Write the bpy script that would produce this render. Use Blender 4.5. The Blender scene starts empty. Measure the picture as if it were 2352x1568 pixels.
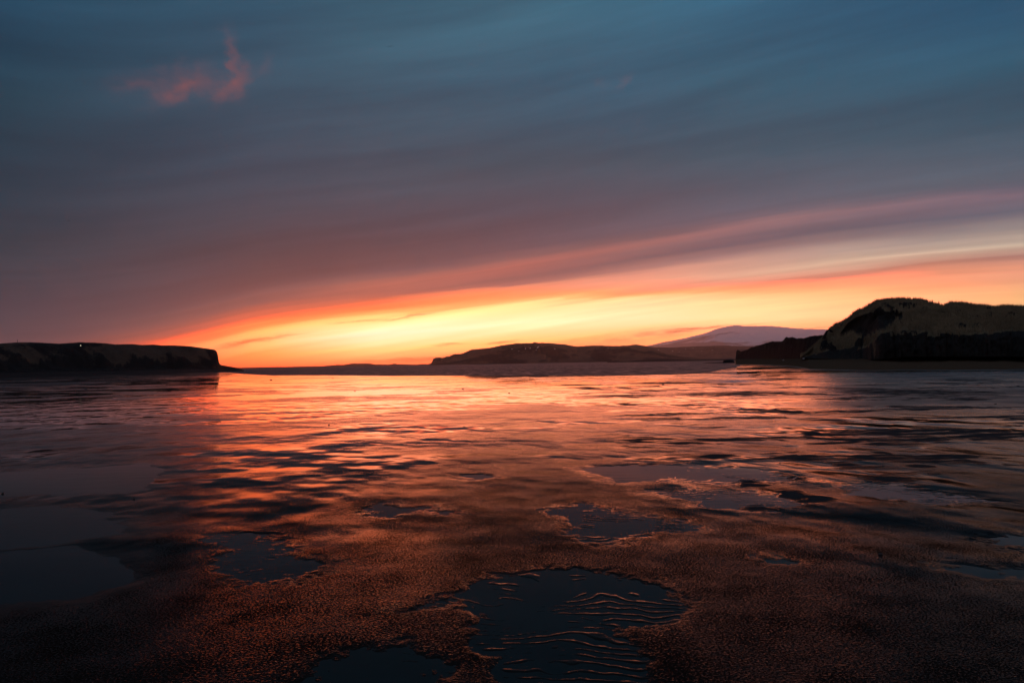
import bpy, math, random
import numpy as np
from mathutils import Vector, Matrix
from mathutils.bvhtree import BVHTree

HAZE = 3.4e-5                                  # scattering of the evening air per metre
random.seed(7)
rng = np.random.default_rng(11)
S = bpy.context.scene
COL = S.collection

# ------------------------------------------------------------------ camera
F_PX, CX, CY = 1568.0, 1176.0, 784.0          # focal length and centre for a 2352 px wide frame
EYE = np.array([0.0, 0.0, 1.5])
PITCH, ROLL = math.atan(50.0 / 1568.0), math.atan(0.0187)
FWD = np.array([0, math.cos(PITCH), math.sin(PITCH)])
UP0 = np.array([0, -math.sin(PITCH), math.cos(PITCH)])
RT0 = np.array([1.0, 0, 0])
RT = math.cos(ROLL) * RT0 - math.sin(ROLL) * UP0
UP = math.cos(ROLL) * UP0 + math.sin(ROLL) * RT0
cam_d = bpy.data.cameras.new('camera')
cam_d.sensor_width = 36.0
cam_d.lens = 24.0
cam_d.clip_start = 0.05
cam_d.clip_end = 200000.0
cam = bpy.data.objects.new('camera', cam_d)
COL.objects.link(cam)
cam.matrix_world = Matrix(((RT[0], UP[0], -FWD[0], EYE[0]), (RT[1], UP[1], -FWD[1], EYE[1]),
                           (RT[2], UP[2], -FWD[2], EYE[2]), (0, 0, 0, 1)))
S.camera = cam


def ray(px, py):
    d = FWD * F_PX + RT * (px - CX) + UP * (CY - py)
    return d / np.linalg.norm(d)


def azel(px, py):
    d = ray(px, py)
    return math.degrees(math.atan2(d[0], d[1])), math.degrees(math.asin(d[2]))


def ground_pt(px, py, z=0.0):
    d = ray(px, py)
    k = (z - EYE[2]) / d[2]
    return EYE + d * k


def at_dist(px, py, r):                       # the point seen at a pixel, r metres away over the ground
    d = ray(px, py)
    return EYE + d * (r / math.hypot(d[0], d[1]))


# ------------------------------------------------------------------ node helpers
def lin(c):
    return tuple(((v / 255) / 12.92 if v / 255 <= 0.04045 else ((v / 255 + 0.055) / 1.055) ** 2.4) for v in c)


class NT:
    def __init__(s, tree):
        s.t = tree
        s.n = tree.nodes
        s.l = tree.links

    def node(s, typ, **kw):
        n = s.n.new(typ)
        for k, v in kw.items():
            setattr(n, k, v)
        return n

    def put(s, sock, v):
        if isinstance(v, bpy.types.NodeSocket):
            s.l.new(v, sock)
        elif v is not None:
            if isinstance(v, (tuple, list)) and len(v) == 3 and sock.type == 'RGBA':
                v = (*v, 1.0)
            sock.default_value = v

    def m(s, op, a, b=None, c=None, clamp=False):
        n = s.node('ShaderNodeMath', operation=op, use_clamp=clamp)
        s.put(n.inputs[0], a)
        s.put(n.inputs[1], b)
        if c is not None:
            s.put(n.inputs[2], c)
        return n.outputs[0]

    def mr(s, v, a, b, c=0.0, d=1.0, typ='LINEAR', clamp=True):
        n = s.node('ShaderNodeMapRange', interpolation_type=typ, clamp=clamp)
        for i, x in enumerate((v, a, b, c, d)):
            s.put(n.inputs[i], x)
        return n.outputs[0]

    def mix(s, f, a, b, mode='MIX'):
        n = s.node('ShaderNodeMix', data_type='RGBA', blend_type=mode)
        n.clamp_factor = True
        s.put(n.inputs[0], f)
        s.put(n.inputs[6], a)
        s.put(n.inputs[7], b)
        return n.outputs[2]

    def xyz(s, x, y, z):
        n = s.node('ShaderNodeCombineXYZ')
        for i, v in enumerate((x, y, z)):
            s.put(n.inputs[i], v)
        return n.outputs[0]

    def sep(s, v):
        n = s.node('ShaderNodeSeparateXYZ')
        s.put(n.inputs[0], v)
        return n.outputs

    def noise(s, vec, scale=1.0, detail=3.0, rough=0.5, dist=0.0):
        n = s.node('ShaderNodeTexNoise')
        s.put(n.inputs['Vector'], vec)
        n.inputs['Scale'].default_value = scale
        n.inputs['Detail'].default_value = detail
        n.inputs['Roughness'].default_value = rough
        n.inputs['Distortion'].default_value = dist
        return n.outputs['Fac']

    def ramp(s, fac, stops):
        n = s.node('ShaderNodeValToRGB')
        r = n.color_ramp
        r.interpolation = 'LINEAR'
        while len(r.elements) < len(stops):
            r.elements.new(0.5)
        for e, (p, c) in zip(r.elements, sorted(stops)):
            e.position = p
            e.color = (*c, 1.0)
        s.put(n.inputs[0], fac)
        return n.outputs[0]

    def curve(s, fac, pts):
        n = s.node('ShaderNodeFloatCurve')
        c = n.mapping.curves[0]
        pts = sorted(pts)
        while len(c.points) < len(pts):
            c.points.new(0.5, 0.5)
        for p, (x, y) in zip(c.points, pts):
            p.location = (x, y)
            p.handle_type = 'AUTO_CLAMPED'
        n.mapping.update()
        s.put(n.inputs['Value'], fac)
        return n.outputs[0]


# ------------------------------------------------------------------ sky
SUN_AZ, SUN_EL = azel(840, 800)
W = bpy.data.worlds.new('World')
S.world = W
W.use_nodes = True
W.node_tree.nodes.clear()
w = NT(W.node_tree)
gen = w.node('ShaderNodeTexCoord').outputs['Generated']
dx, dy, dz = w.sep(gen)
az = w.m('MULTIPLY', w.m('ARCTAN2', dx, dy), 180 / math.pi)
el = w.m('MULTIPLY', w.m('ARCSINE', dz), 180 / math.pi)
azf = w.mr(az, -180, 180)


def a01(a):
    return (a + 180) / 360


XS = [0, 300, 450, 600, 850, 1176, 1476, 1676, 1926, 2176, 2352]
# lines of the cloud deck over the azimuth: elevation of each, traced at the columns XS
LINES = [
    [838, 806, 783, 753, 726, 696, 678, 675, 671, 666, 661],      # yellow turns to orange
    [818, 789, 763, 727, 698, 664, 659, 650, 631, 607, 591],      # orange band / dusky line
    [800, 772, 742, 702, 676, 652, 613, 588, 551, 521, 496],      # lower edge of the grey deck
    [778, 748, 720, 688, 655, 607, 558, 528, 491, 458, 438],      # pink streak
    [740, 708, 680, 652, 622, 572, 524, 496, 458, 426, 406],      # mauve above the streak
    [400, 400, 400, 400, 390, 380, 370, 350, 330, 310, 300],      # slate blue
    [0, 0, 0, 0, 0, 0, 0, 0, 0, 0, 0],                           # top of the frame
]
curves = []
for row in LINES:
    pts = []
    for x, y in zip(XS, row):
        a, e = azel(x, y)
        pts.append((a01(a), e / 90))
    e0, e1 = pts[0][1], pts[-1][1]
    pts = [(0.0, 0.5 * (e0 + e1)), (0.25, 0.85 * e0 + 0.15 * e1)] + pts + [(0.75, 0.85 * e1 + 0.15 * e0), (1.0, 0.5 * (e0 + e1))]
    curves.append(w.m('MULTIPLY', w.curve(azf, pts), 90.0))
# warp of the elevation: long streaks that follow the deck
s_line = w.m('SUBTRACT', el, curves[3])
n_soft = w.noise(w.xyz(w.m('MULTIPLY', az, 0.035), w.m('MULTIPLY', s_line, 0.16), 3.7), 1.0, 3, 0.5)
n_fine = w.noise(w.xyz(w.m('MULTIPLY', az, 0.05), w.m('MULTIPLY', s_line, 1.3), 9.1), 1.0, 3, 0.55)
warp = w.m('MULTIPLY', w.m('SUBTRACT', n_soft, 0.5), w.mr(el, 0, 18, 0.5, 3.6))
warp = w.m('ADD', warp, w.m('MULTIPLY', w.m('SUBTRACT', n_fine, 0.5), 1.0))
elw = w.m('ADD', el, w.m('MULTIPLY', warp, w.mr(el, 0, 1.5)))
t = w.mr(elw, 0.0, curves[0])
for k in range(1, 7):
    t = w.m('ADD', t, w.mr(elw, curves[k - 1], curves[k]))
t = w.m('ADD', t, w.mr(elw, curves[6], 90.0))

LEVELS = [
    (0.00, [(100, 70, 70), (205, 92, 64), (232, 101, 55), (250, 108, 50), (252, 116, 54), (244, 130, 70), (238, 138, 85), (236, 145, 95), (232, 150, 100), (222, 150, 100), (212, 148, 100)]),
    (0.35, [(100, 70, 70), (215, 96, 64), (238, 139, 74), (254, 168, 82), (255, 222, 140), (254, 198, 108), (253, 192, 112), (252, 196, 118), (246, 175, 105), (235, 170, 105), (226, 166, 105)]),
    (0.65, [(100, 70, 70), (228, 104, 66), (243, 164, 98), (254, 205, 120), (255, 255, 218), (254, 246, 196), (253, 226, 176), (253, 216, 158), (250, 198, 141), (240, 185, 125), (230, 176, 112)]),
    (0.90, [(98, 70, 71), (232, 104, 64), (245, 155, 88), (254, 190, 104), (255, 224, 142), (254, 225, 155), (253, 218, 162), (252, 209, 150), (249, 190, 132), (238, 178, 122), (228, 170, 112)]),
    (1.05, [(98, 70, 71), (234, 102, 62), (245, 128, 69), (253, 146, 74), (254, 176, 98), (253, 172, 106), (252, 182, 116), (251, 180, 120), (247, 172, 115), (236, 165, 112), (226, 158, 112)]),
    (1.50, [(96, 70, 72), (228, 98, 62), (241, 105, 60), (250, 110, 60), (252, 116, 61), (251, 138, 82), (250, 150, 98), (248, 156, 106), (244, 153, 110), (232, 148, 110), (222, 146, 114)]),
    (2.00, [(95, 70, 73), (196, 90, 68), (215, 94, 64), (228, 98, 62), (242, 110, 66), (238, 132, 92), (235, 146, 110), (222, 138, 110), (200, 128, 105), (182, 124, 105), (165, 118, 108)]),
    (2.28, [(94, 70, 73), (172, 86, 70), (191, 90, 67), (205, 94, 66), (225, 104, 68), (228, 130, 96), (228, 150, 122), (216, 165, 138), (204, 178, 152), (204, 182, 158), (198, 180, 158)]),
    (2.70, [(92, 69, 73), (150, 82, 72), (162, 85, 72), (170, 88, 72), (195, 98, 74), (215, 126, 98), (212, 142, 120), (196, 150, 132), (170, 148, 138), (156, 144, 138), (148, 139, 136)]),
    (3.00, [(91, 69, 73), (132, 79, 73), (139, 81, 74), (145, 83, 75), (165, 90, 77), (150, 96, 90), (158, 112, 106), (158, 124, 120), (136, 120, 122), (124, 116, 122), (116, 112, 122)]),
    (3.35, [(90, 69, 73), (116, 76, 74), (122, 78, 75), (126, 80, 77), (150, 87, 79), (124, 86, 87), (112, 92, 99), (104, 92, 104), (96, 94, 108), (94, 96, 112), (92, 96, 112)]),
    (4.00, [(80, 65, 71), (94, 71, 74), (107, 76, 76), (112, 78, 78), (158, 94, 84), (174, 104, 95), (160, 108, 105), (150, 109, 111), (138, 110, 117), (128, 107, 119), (122, 105, 119)]),
    (4.45, [(76, 63, 70), (88, 69, 74), (94, 71, 75), (106, 77, 79), (122, 84, 83), (130, 90, 91), (120, 94, 99), (112, 94, 104), (104, 96, 108), (98, 96, 110), (94, 94, 110)]),
    (5.00, [(70, 60, 69), (80, 66, 73), (85, 68, 75), (90, 71, 77), (92, 73, 81), (93, 76, 86), (94, 83, 95), (90, 86, 100), (86, 90, 104), (84, 92, 106), (84, 92, 106)]),
    (5.50, [(52, 55, 66), (67, 64, 75), (72, 67, 78), (76, 70, 81), (79, 73, 85), (80, 76, 89), (83, 82, 95), (80, 87, 101), (78, 90, 105), (76, 92, 107), (75, 92, 108)]),
    (6.00, [(44, 58, 73), (56, 67, 82), (62, 71, 86), (67, 74, 89), (71, 78, 92), (70, 80, 93), (69, 82, 96), (67, 85, 100), (65, 86, 102), (62, 86, 103), (61, 86, 103)]),
    (6.50, [(38, 62, 78), (50, 73, 91), (56, 77, 95), (60, 81, 99), (64, 89, 107), (65, 93, 113), (63, 93, 114), (60, 92, 112), (56, 90, 111), (52, 87, 109), (49, 85, 106)]),
    (7.00, [(36, 67, 90), (46, 78, 100), (51, 84, 106), (55, 88, 110), (62, 98, 118), (66, 103, 123), (61, 100, 123), (56, 96, 122), (53, 92, 119), (48, 88, 116), (45, 85, 113)]),
    (8.00, [(38, 66, 88), (44, 74, 96), (47, 78, 100), (50, 82, 104), (54, 86, 108), (55, 88, 110), (53, 86, 109), (51, 84, 107), (48, 81, 104), (46, 78, 101), (43, 76, 98)]),
]
BACK = (104, 104, 120)
col = None
prev_t = None
for lt, cols in LEVELS:
    stops = []
    for x, c in zip(XS, cols):
        k_ = 1 + 1.8 * min(1.0, max(0.0, (c[0] - 232) / 20))          # the glow is past what the film holds: red goes on above white
        lc = lin(c)
        stops.append((a01(azel(x, 780)[0]), (lc[0] * k_, lc[1] * (1 + 0.05 * (k_ - 1)), lc[2])))
    cl, cr = lin(cols[0]), lin(cols[-1])
    b = lin(BACK)
    stops = [(0.0, b), (a01(-95), tuple(0.5 * p + 0.5 * q for p, q in zip(cl, b)))] + stops + \
            [(a01(60), tuple(0.6 * p + 0.4 * q for p, q in zip(cr, b))), (a01(110), b), (1.0, b)]
    r = w.ramp(azf, stops)
    col = r if col is None else w.mix(w.mr(t, prev_t, lt), col, r)
    prev_t = lt
# faint lighter and darker streaks in the deck
n_bri = w.noise(w.xyz(w.m('MULTIPLY', az, 0.022), w.m('MULTIPLY', s_line, 0.26), 21.0), 1.0, 5, 0.6)
bri = w.mr(n_bri, 0.25, 0.75, 0.76, 1.20, clamp=False)
brg = w.mr(n_bri, 0.25, 0.75, 0.66, 1.24, clamp=False)
brb = w.mr(n_bri, 0.25, 0.75, 0.70, 1.22, clamp=False)
bri = w.mix(w.mr(el, 0.0, 6.0), (1, 1, 1), w.xyz(bri, brg, brb))
n_thin = w.noise(w.xyz(w.m('MULTIPLY', az, 0.03), w.m('MULTIPLY', s_line, 1.9), 41.0), 1.0, 3, 0.6)
tamp = w.mr(el, 5.0, 14.0, 0.10, 0.022)
thin = w.m('ADD', 1.0, w.m('MULTIPLY', w.mr(n_thin, 0.3, 0.7, -1.0, 1.0, clamp=False), tamp))
bri = w.mix(1.0, bri, w.xyz(thin, thin, thin), 'MULTIPLY')
col = w.mix(1.0, col, bri, 'MULTIPLY')


gain = w.m('MINIMUM', w.mr(el, 0.0, 2.0, 1.3, 1.62), w.mr(el, 3.0, 9.0, 1.62, 1.0))
col = w.mix(1.0, col, w.xyz(gain, gain, gain), 'MULTIPLY')


# small clouds: ragged scraps lit red from below, dark wisps in the bright gap
def scraps(col, blobs, color, strength, freq, wa, we, seed):
    n1 = w.noise(w.xyz(w.m('MULTIPLY', az, freq[0]), w.m('MULTIPLY', el, freq[1]), seed), 1.0, 5, 0.6)
    n2 = w.noise(w.xyz(w.m('MULTIPLY', az, freq[0]), w.m('MULTIPLY', el, freq[1]), seed + 20), 1.0, 5, 0.6)
    a_ = w.m('ADD', az, w.m('MULTIPLY', w.m('SUBTRACT', n1, 0.5), wa))
    e_ = w.m('ADD', el, w.m('MULTIPLY', w.m('SUBTRACT', n2, 0.5), we))
    tot = None
    for (px, py, hw, hh, tilt, amp) in blobs:
        a0, e0 = azel(px, py)
        hwd, hhd = hw / F_PX * 57.3, hh / F_PX * 57.3
        da, de = w.m('SUBTRACT', a_, a0), w.m('SUBTRACT', e_, e0)
        c, s_ = math.cos(math.radians(tilt)), math.sin(math.radians(tilt))
        u = w.m('ADD', w.m('MULTIPLY', da, c / hwd), w.m('MULTIPLY', de, s_ / hwd))
        v = w.m('ADD', w.m('MULTIPLY', da, -s_ / hhd), w.m('MULTIPLY', de, c / hhd))
        g = w.m('EXPONENT', w.m('MULTIPLY', w.m('ADD', w.m('MULTIPLY', u, u), w.m('MULTIPLY', v, v)), -1.0))
        g = w.m('MULTIPLY', g, amp)
        tot = g if tot is None else w.m('ADD', tot, g)
    f = w.m('MULTIPLY', w.m('MULTIPLY', tot, w.mr(n1, 0.3, 0.65, 0.35, 1.25)), strength, clamp=True)
    return w.mix(f, col, lin(color))


col = scraps(col, [(398, 218, 46, 15, 26, 0.8), (450, 196, 34, 17, 20, 0.6), (520, 206, 34, 20, 32, 1.0), (556, 178, 26, 16, 40, 0.6), (540, 150, 44, 11, 95, 0.5),
                   (526, 112, 30, 10, 108, 0.45), (345, 192, 60, 18, 14, 0.45), (430, 160, 50, 16, 10, 0.3), (612, 150, 24, 10, 80, 0.25),
                   (1436, 188, 18, 9, 28, 0.28), (1382, 180, 12, 7, 0, 0.15)], (148, 84, 82), 0.5, (0.55, 0.7), 3.0, 2.4, 2.0)
col = scraps(col, [(540, 792, 44, 4.5, 12, 0.6), (596, 781, 46, 4.5, 10, 0.5), (660, 771, 46, 3, 9, 0.35), (840, 737, 60, 2.5, 4, 0.5), (950, 725, 62, 2.5, 9, 0.6),
                   (1030, 790, 30, 2.2, 1, 0.8), (1155, 786, 34, 2.2, 4, 0.8), (930, 826, 120, 4, 2, 0.6), (1080, 818, 150, 9, 3, 0.9)], (228, 104, 52), 0.95, (0.45, 2.2), 2.2, 0.45, 5.0)
col = scraps(col, [(1620, 752, 60, 2.4, 3, 0.9), (1700, 748, 50, 1.8, 4, 0.6), (1860, 752, 70, 2.2, 1, 0.7), (1560, 762, 40, 2.0, 2, 0.5),
                   (1400, 784, 190, 14, 5, 0.7), (1520, 764, 120, 9, 6, 0.4)], (226, 134, 86), 0.85, (0.45, 2.2), 2.2, 0.45, 7.7)
# pure air light of the clear sky behind the deck
sky = w.node('ShaderNodeTexSky', sky_type='NISHITA')
sky.sun_disc = False
sky.sun_elevation = math.radians(0.5)
sky.sun_rotation = math.radians(SUN_AZ)
sky.altitude = 0
bg1 = w.node('ShaderNodeBackground')
w.put(bg1.inputs[0], col)
bg1.inputs[1].default_value = 1.0
bg2 = w.node('ShaderNodeBackground')
w.put(bg2.inputs[0], sky.outputs[0])
bg2.inputs[1].default_value = 0.004
add = w.node('ShaderNodeAddShader')
w.l.new(bg1.outputs[0], add.inputs[0])
w.l.new(bg2.outputs[0], add.inputs[1])
wo = w.node('ShaderNodeOutputWorld')
w.l.new(add.outputs[0], wo.inputs[0])
W.cycles.sampling_method = 'NONE'

S.view_settings.view_transform = 'Standard'
S.view_settings.look = 'None'
S.view_settings.gamma = 1.0
S.view_settings.exposure = 0.0
S.view_settings.use_curve_mapping = False
S.cycles.use_denoising = True
S.cycles.max_bounces = 5
S.cycles.volume_bounces = 2
S.cycles.sample_clamp_indirect = 4.0


# ------------------------------------------------------------------ numeric noise
def _hash(ix, iy, seed):
    h = (ix.astype(np.int64) * 374761393 + iy.astype(np.int64) * 668265263 + seed * 1442695041) & 0xffffffff
    h = ((h ^ (h >> 13)) * 1274126177) & 0xffffffff
    return ((h ^ (h >> 16)) & 0xffff) / 65535.0


def vnoise(x, y, seed=0):
    ix, iy = np.floor(x), np.floor(y)
    fx, fy = x - ix, y - iy
    fx = fx * fx * fx * (fx * (fx * 6 - 15) + 10)
    fy = fy * fy * fy * (fy * (fy * 6 - 15) + 10)
    a, b = _hash(ix, iy, seed), _hash(ix + 1, iy, seed)
    c, d = _hash(ix, iy + 1, seed), _hash(ix + 1, iy + 1, seed)
    return (a + (b - a) * fx) * (1 - fy) + (c + (d - c) * fx) * fy


def fbm(x, y, seed=0, octs=4, gain=0.5):
    s, amp, tot = 0.0, 1.0, 0.0
    for o in range(octs):
        s = s + amp * vnoise(x * 2 ** o + 17.3 * o, y * 2 ** o - 9.1 * o, seed + o)
        tot += amp
        amp *= gain
    return s / tot


def sstep(v, a, b):
    u = np.clip((v - a) / (b - a), 0, 1)
    return u * u * (3 - 2 * u)


# ------------------------------------------------------------------ materials
def material(name):
    m = bpy.data.materials.new(name)
    m.use_nodes = True
    m.node_tree.nodes.clear()
    q = NT(m.node_tree)
    out = q.node('ShaderNodeOutputMaterial')
    bs = q.node('ShaderNodeBsdfPrincipled')
    q.l.new(bs.outputs[0], out.inputs[0])
    return m, q, bs


def attr(q, name):
    return q.node('ShaderNodeAttribute', attribute_name=name).outputs['Fac']


def mat_sand():
    m, q, bs = material('wet_sand')
    pos = q.node('ShaderNodeNewGeometry').outputs['Position']
    x, y, z = q.sep(pos)
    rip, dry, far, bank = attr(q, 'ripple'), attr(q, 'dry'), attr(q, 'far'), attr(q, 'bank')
    # dry streaks break up at their edges
    n1 = q.noise(q.xyz(q.m('MULTIPLY', x, 1.1), q.m('MULTIPLY', y, 3.4), 0.0), 1.0, 7, 0.72)
    dm = q.mr(q.m('ADD', dry, q.m('MULTIPLY', q.m('SUBTRACT', n1, 0.5), q.mr(dry, 0.0, 0.3, 0.0, 3.6))), 0.50, 0.85, typ='SMOOTHSTEP')
    dm = q.m('MAXIMUM', dm, bank)
    ncol = q.noise(pos, 3.0, 5, 0.6)
    base = q.mix(ncol, (0.008, 0.006, 0.005), (0.018, 0.013, 0.011))
    drycol = q.mix(ncol, (0.030, 0.030, 0.032), (0.060, 0.060, 0.062))
    bankcol = q.mix(ncol, (0.06, 0.040, 0.025), (0.13, 0.088, 0.055))
    c = q.mix(dm, base, drycol)
    c = q.mix(bank, c, bankcol)
    q.put(bs.inputs['Base Color'], c)
    # wind wavelets on the film of water
    wob = q.noise(pos, 0.7, 2, 0.5)
    wx = q.m('ADD', q.m('MULTIPLY', x, 50.0), q.m('MULTIPLY', wob, 9.0))
    wy = q.m('ADD', q.m('MULTIPLY', y, 84.0), q.m('MULTIPLY', x, 16.0))
    w1 = q.noise(q.xyz(wx, wy, 0.0), 1.0, 2, 0.45, 0.3)
    w2 = q.noise(q.xyz(q.m('MULTIPLY', x, 6.0), q.m('MULTIPLY', y, 9.0), 4.0), 1.0, 3, 0.5)
    hgt = q.m('ADD', q.m('MULTIPLY', q.m('SUBTRACT', w1, 0.5), 0.0039), q.m('MULTIPLY', q.m('SUBTRACT', w2, 0.5), 0.003))
    ripn = q.mr(q.noise(pos, 0.35, 4, 0.55), 0.3, 0.7, 0.65, 1.35)
    rr = q.m('MULTIPLY', rip, ripn)
    hgt = q.m('MULTIPLY', hgt, rr)
    und = q.noise(q.xyz(q.m('ADD', q.m('MULTIPLY', x, 0.85), q.m('MULTIPLY', y, 0.2)), q.m('MULTIPLY', y, 0.62), 7.0), 1.0, 2.5, 0.45)
    hgt = q.m('ADD', hgt, q.m('MULTIPLY', q.m('MULTIPLY', q.m('SUBTRACT', und, 0.5), attr(q, 'swale')), 0.19))
    d1 = q.noise(pos, 9.0, 5, 0.65)
    hgt = q.m('ADD', hgt, q.m('MULTIPLY', q.m('MULTIPLY', d1, dm), 0.03))
    bp = q.node('ShaderNodeBump')
    bp.inputs['Strength'].default_value = 1.0
    bp.inputs['Distance'].default_value = 1.0
    q.put(bp.inputs['Height'], hgt)
    q.put(bs.inputs['Normal'], bp.outputs[0])
    ro = q.m('ADD', q.m('MULTIPLY', rr, 0.02), 0.02)
    ro = q.m('ADD', ro, q.m('MULTIPLY', q.m('MULTIPLY', far, rr), 0.45))
    ro = q.mr(dm, 0.0, 1.0, ro, 0.75)
    q.put(bs.inputs['Roughness'], ro)
    q.put(bs.inputs['IOR'], q.mr(far, 0.0, 1.0, 1.10, 1.30))            # brighter far reflection put into the index, growing with distance from the eye
    bs.inputs['Specular Tint'].default_value = (1.0, 0.62, 0.48, 1)
    # close by, the film is broken by drained grains
    gn = q.noise(q.xyz(q.m('MULTIPLY', x, 75.0), q.m('MULTIPLY', y, 105.0), 9.0), 1.0, 3, 0.6)
    gn2 = q.noise(pos, 2.2, 4, 0.6)
    wet = q.mr(q.m('ADD', gn, q.m('MULTIPLY', q.m('SUBTRACT', gn2, 0.5), 0.35)), 0.465, 0.57, 0.0, 1.0)
    wet = q.m('MAXIMUM', wet, q.m('SUBTRACT', 1.0, attr(q, 'grain')), clamp=True)
    q.put(bs.inputs['Specular IOR Level'], q.m('MULTIPLY', wet, q.mr(dm, 0.0, 1.0, 0.5, 0.0)))
    return m


def mat_pool():
    m, q, bs = material('still_water')
    pos = q.node('ShaderNodeNewGeometry').outputs['Position']
    bs.inputs['Base Color'].default_value = (0.003, 0.004, 0.005, 1)
    bs.inputs['Roughness'].default_value = 0.02
    bs.inputs['IOR'].default_value = 1.14
    bp = q.node('ShaderNodeBump')
    bp.inputs['Distance'].default_value = 1.0
    x, y, z = q.sep(pos)
    n = q.noise(q.xyz(q.m('MULTIPLY', x, 2.0), q.m('MULTIPLY', y, 5.0), 0.0), 1.0, 3, 0.5)
    q.put(bp.inputs['Height'], q.m('MULTIPLY', n, 0.0012))
    q.put(bs.inputs['Normal'], bp.outputs[0])
    return m


def mat_sea():
    m, q, bs = material('sea_water')
    pos = q.node('ShaderNodeNewGeometry').outputs['Position']
    x, y, z = q.sep(pos)
    bs.inputs['Base Color'].default_value = (0.012, 0.014, 0.018, 1)
    bs.inputs['IOR'].default_value = 1.333
    n = q.noise(q.xyz(q.m('MULTIPLY', x, 0.9), q.m('MULTIPLY', y, 0.25), 0.0), 1.0, 5, 0.65)
    n2 = q.noise(q.xyz(q.m('MULTIPLY', x, 0.01), q.m('MULTIPLY', y, 0.01), 0.0), 1.0, 3, 0.6)
    bp = q.node('ShaderNodeBump')
    bp.inputs['Distance'].default_value = 1.0
    q.put(bp.inputs['Height'], q.m('MULTIPLY', n, 0.9))
    q.put(bs.inputs['Normal'], bp.outputs[0])
    n3 = q.noise(q.xyz(q.m('MULTIPLY', x, 0.7), q.m('MULTIPLY', y, 0.10), 5.0), 1.0, 4, 0.7)
    q.put(bs.inputs['Roughness'], q.m('ADD', q.mr(n2, 0.3, 0.7, 0.06, 0.18), q.mr(n3, 0.35, 0.65, 0.20, 0.55)))
    return m


def mat_land(name, c0, c1, rock=(0.018, 0.015, 0.014), scale=0.2, bump=0.3, use_rock=True, rough=0.95):
    m, q, bs = material(name)
    pos = q.node('ShaderNodeNewGeometry').outputs['Position']
    n = q.noise(pos, scale, 6, 0.62)
    n2 = q.noise(pos, scale * 7, 5, 0.65)
    c = q.mix(q.mr(q.m('ADD', q.m('MULTIPLY', n, 0.7), q.m('MULTIPLY', n2, 0.3)), 0.3, 0.7), c0, c1)
    if use_rock:
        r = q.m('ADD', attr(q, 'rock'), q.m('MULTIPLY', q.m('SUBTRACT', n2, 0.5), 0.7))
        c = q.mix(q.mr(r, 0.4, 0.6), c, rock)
    q.put(bs.inputs['Base Color'], c)
    bs.inputs['Roughness'].default_value = rough
    bs.inputs['Specular IOR Level'].default_value = 0.1
    bp = q.node('ShaderNodeBump')
    bp.inputs['Distance'].default_value = bump
    bp.inputs['Strength'].default_value = 0.8
    q.put(bp.inputs['Height'], n2)
    q.put(bs.inputs['Normal'], bp.outputs[0])
    return m


def mat_plain(name, color, rough=0.8, vary=0.35, scale=8.0):
    m, q, bs = material(name)
    pos = q.node('ShaderNodeTexCoord').outputs['Object']
    n = q.noise(pos, scale, 5, 0.6)
    q.put(bs.inputs['Base Color'], q.mix(n, tuple(v * (1 - vary) for v in color), tuple(v * (1 + vary) for v in color)))
    bs.inputs['Roughness'].default_value = rough
    return m


# ------------------------------------------------------------------ object helpers
def mesh_np(name, verts, quads, mat, attrs=None, smooth=True, kind=None, parent=None, tris=None):
    me = bpy.data.meshes.new(name)
    verts = np.asarray(verts, dtype=np.float32)
    faces = []
    nq = 0 if quads is None else len(quads)
    ntr = 0 if tris is None else len(tris)
    loops = np.concatenate([np.asarray(quads, dtype=np.int32).ravel() if nq else np.zeros(0, np.int32),
                            np.asarray(tris, dtype=np.int32).ravel() if ntr else np.zeros(0, np.int32)])
    me.vertices.add(len(verts))
    me.vertices.foreach_set('co', verts.ravel())
    me.loops.add(len(loops))
    me.loops.foreach_set('vertex_index', loops)
    me.polygons.add(nq + ntr)
    starts = np.concatenate([np.arange(nq) * 4, nq * 4 + np.arange(ntr) * 3]).astype(np.int32)
    me.polygons.foreach_set('loop_start', starts)
    me.polygons.foreach_set('use_smooth', np.full(nq + ntr, smooth, dtype=bool))
    me.update(calc_edges=True)
    me.validate()
    for k, v in (attrs or {}).items():
        a = me.attributes.new(k, 'FLOAT', 'POINT')
        a.data.foreach_set('value', np.asarray(v, dtype=np.float32).ravel())
    me.materials.append(mat)
    o = bpy.data.objects.new(name, me)
    COL.objects.link(o)
    if kind:
        o['kind'] = kind
    if parent:
        o.parent = parent
    return o


def grid_quads(nr, nc, wrap=False):
    i, j = np.meshgrid(np.arange(nr - 1), np.arange(nc - 1 if not wrap else nc), indexing='ij')
    j2 = (j + 1) % nc
    return np.stack([i * nc + j, i * nc + j2, (i + 1) * nc + j2, (i + 1) * nc + j], -1).reshape(-1, 4)


def tag(o, label, cat, group=None):
    o['label'] = label
    o['category'] = cat
    if group:
        o['group'] = group
    return o


# ------------------------------------------------------------------ base ground far below the water
M_SAND, M_POOL, M_SEA = mat_sand(), mat_pool(), mat_sea()
M_SEABED = mat_plain('sea_bed', (0.02, 0.018, 0.016), 0.9, 0.2, 0.1)
gv = [(-19000, -19000, -0.6), (19000, -19000, -0.6), (19000, 19000, -0.6), (-19000, 19000, -0.6)]
mesh_np('ground', gv, [(0, 1, 2, 3)], M_SEABED, kind='structure')

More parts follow.
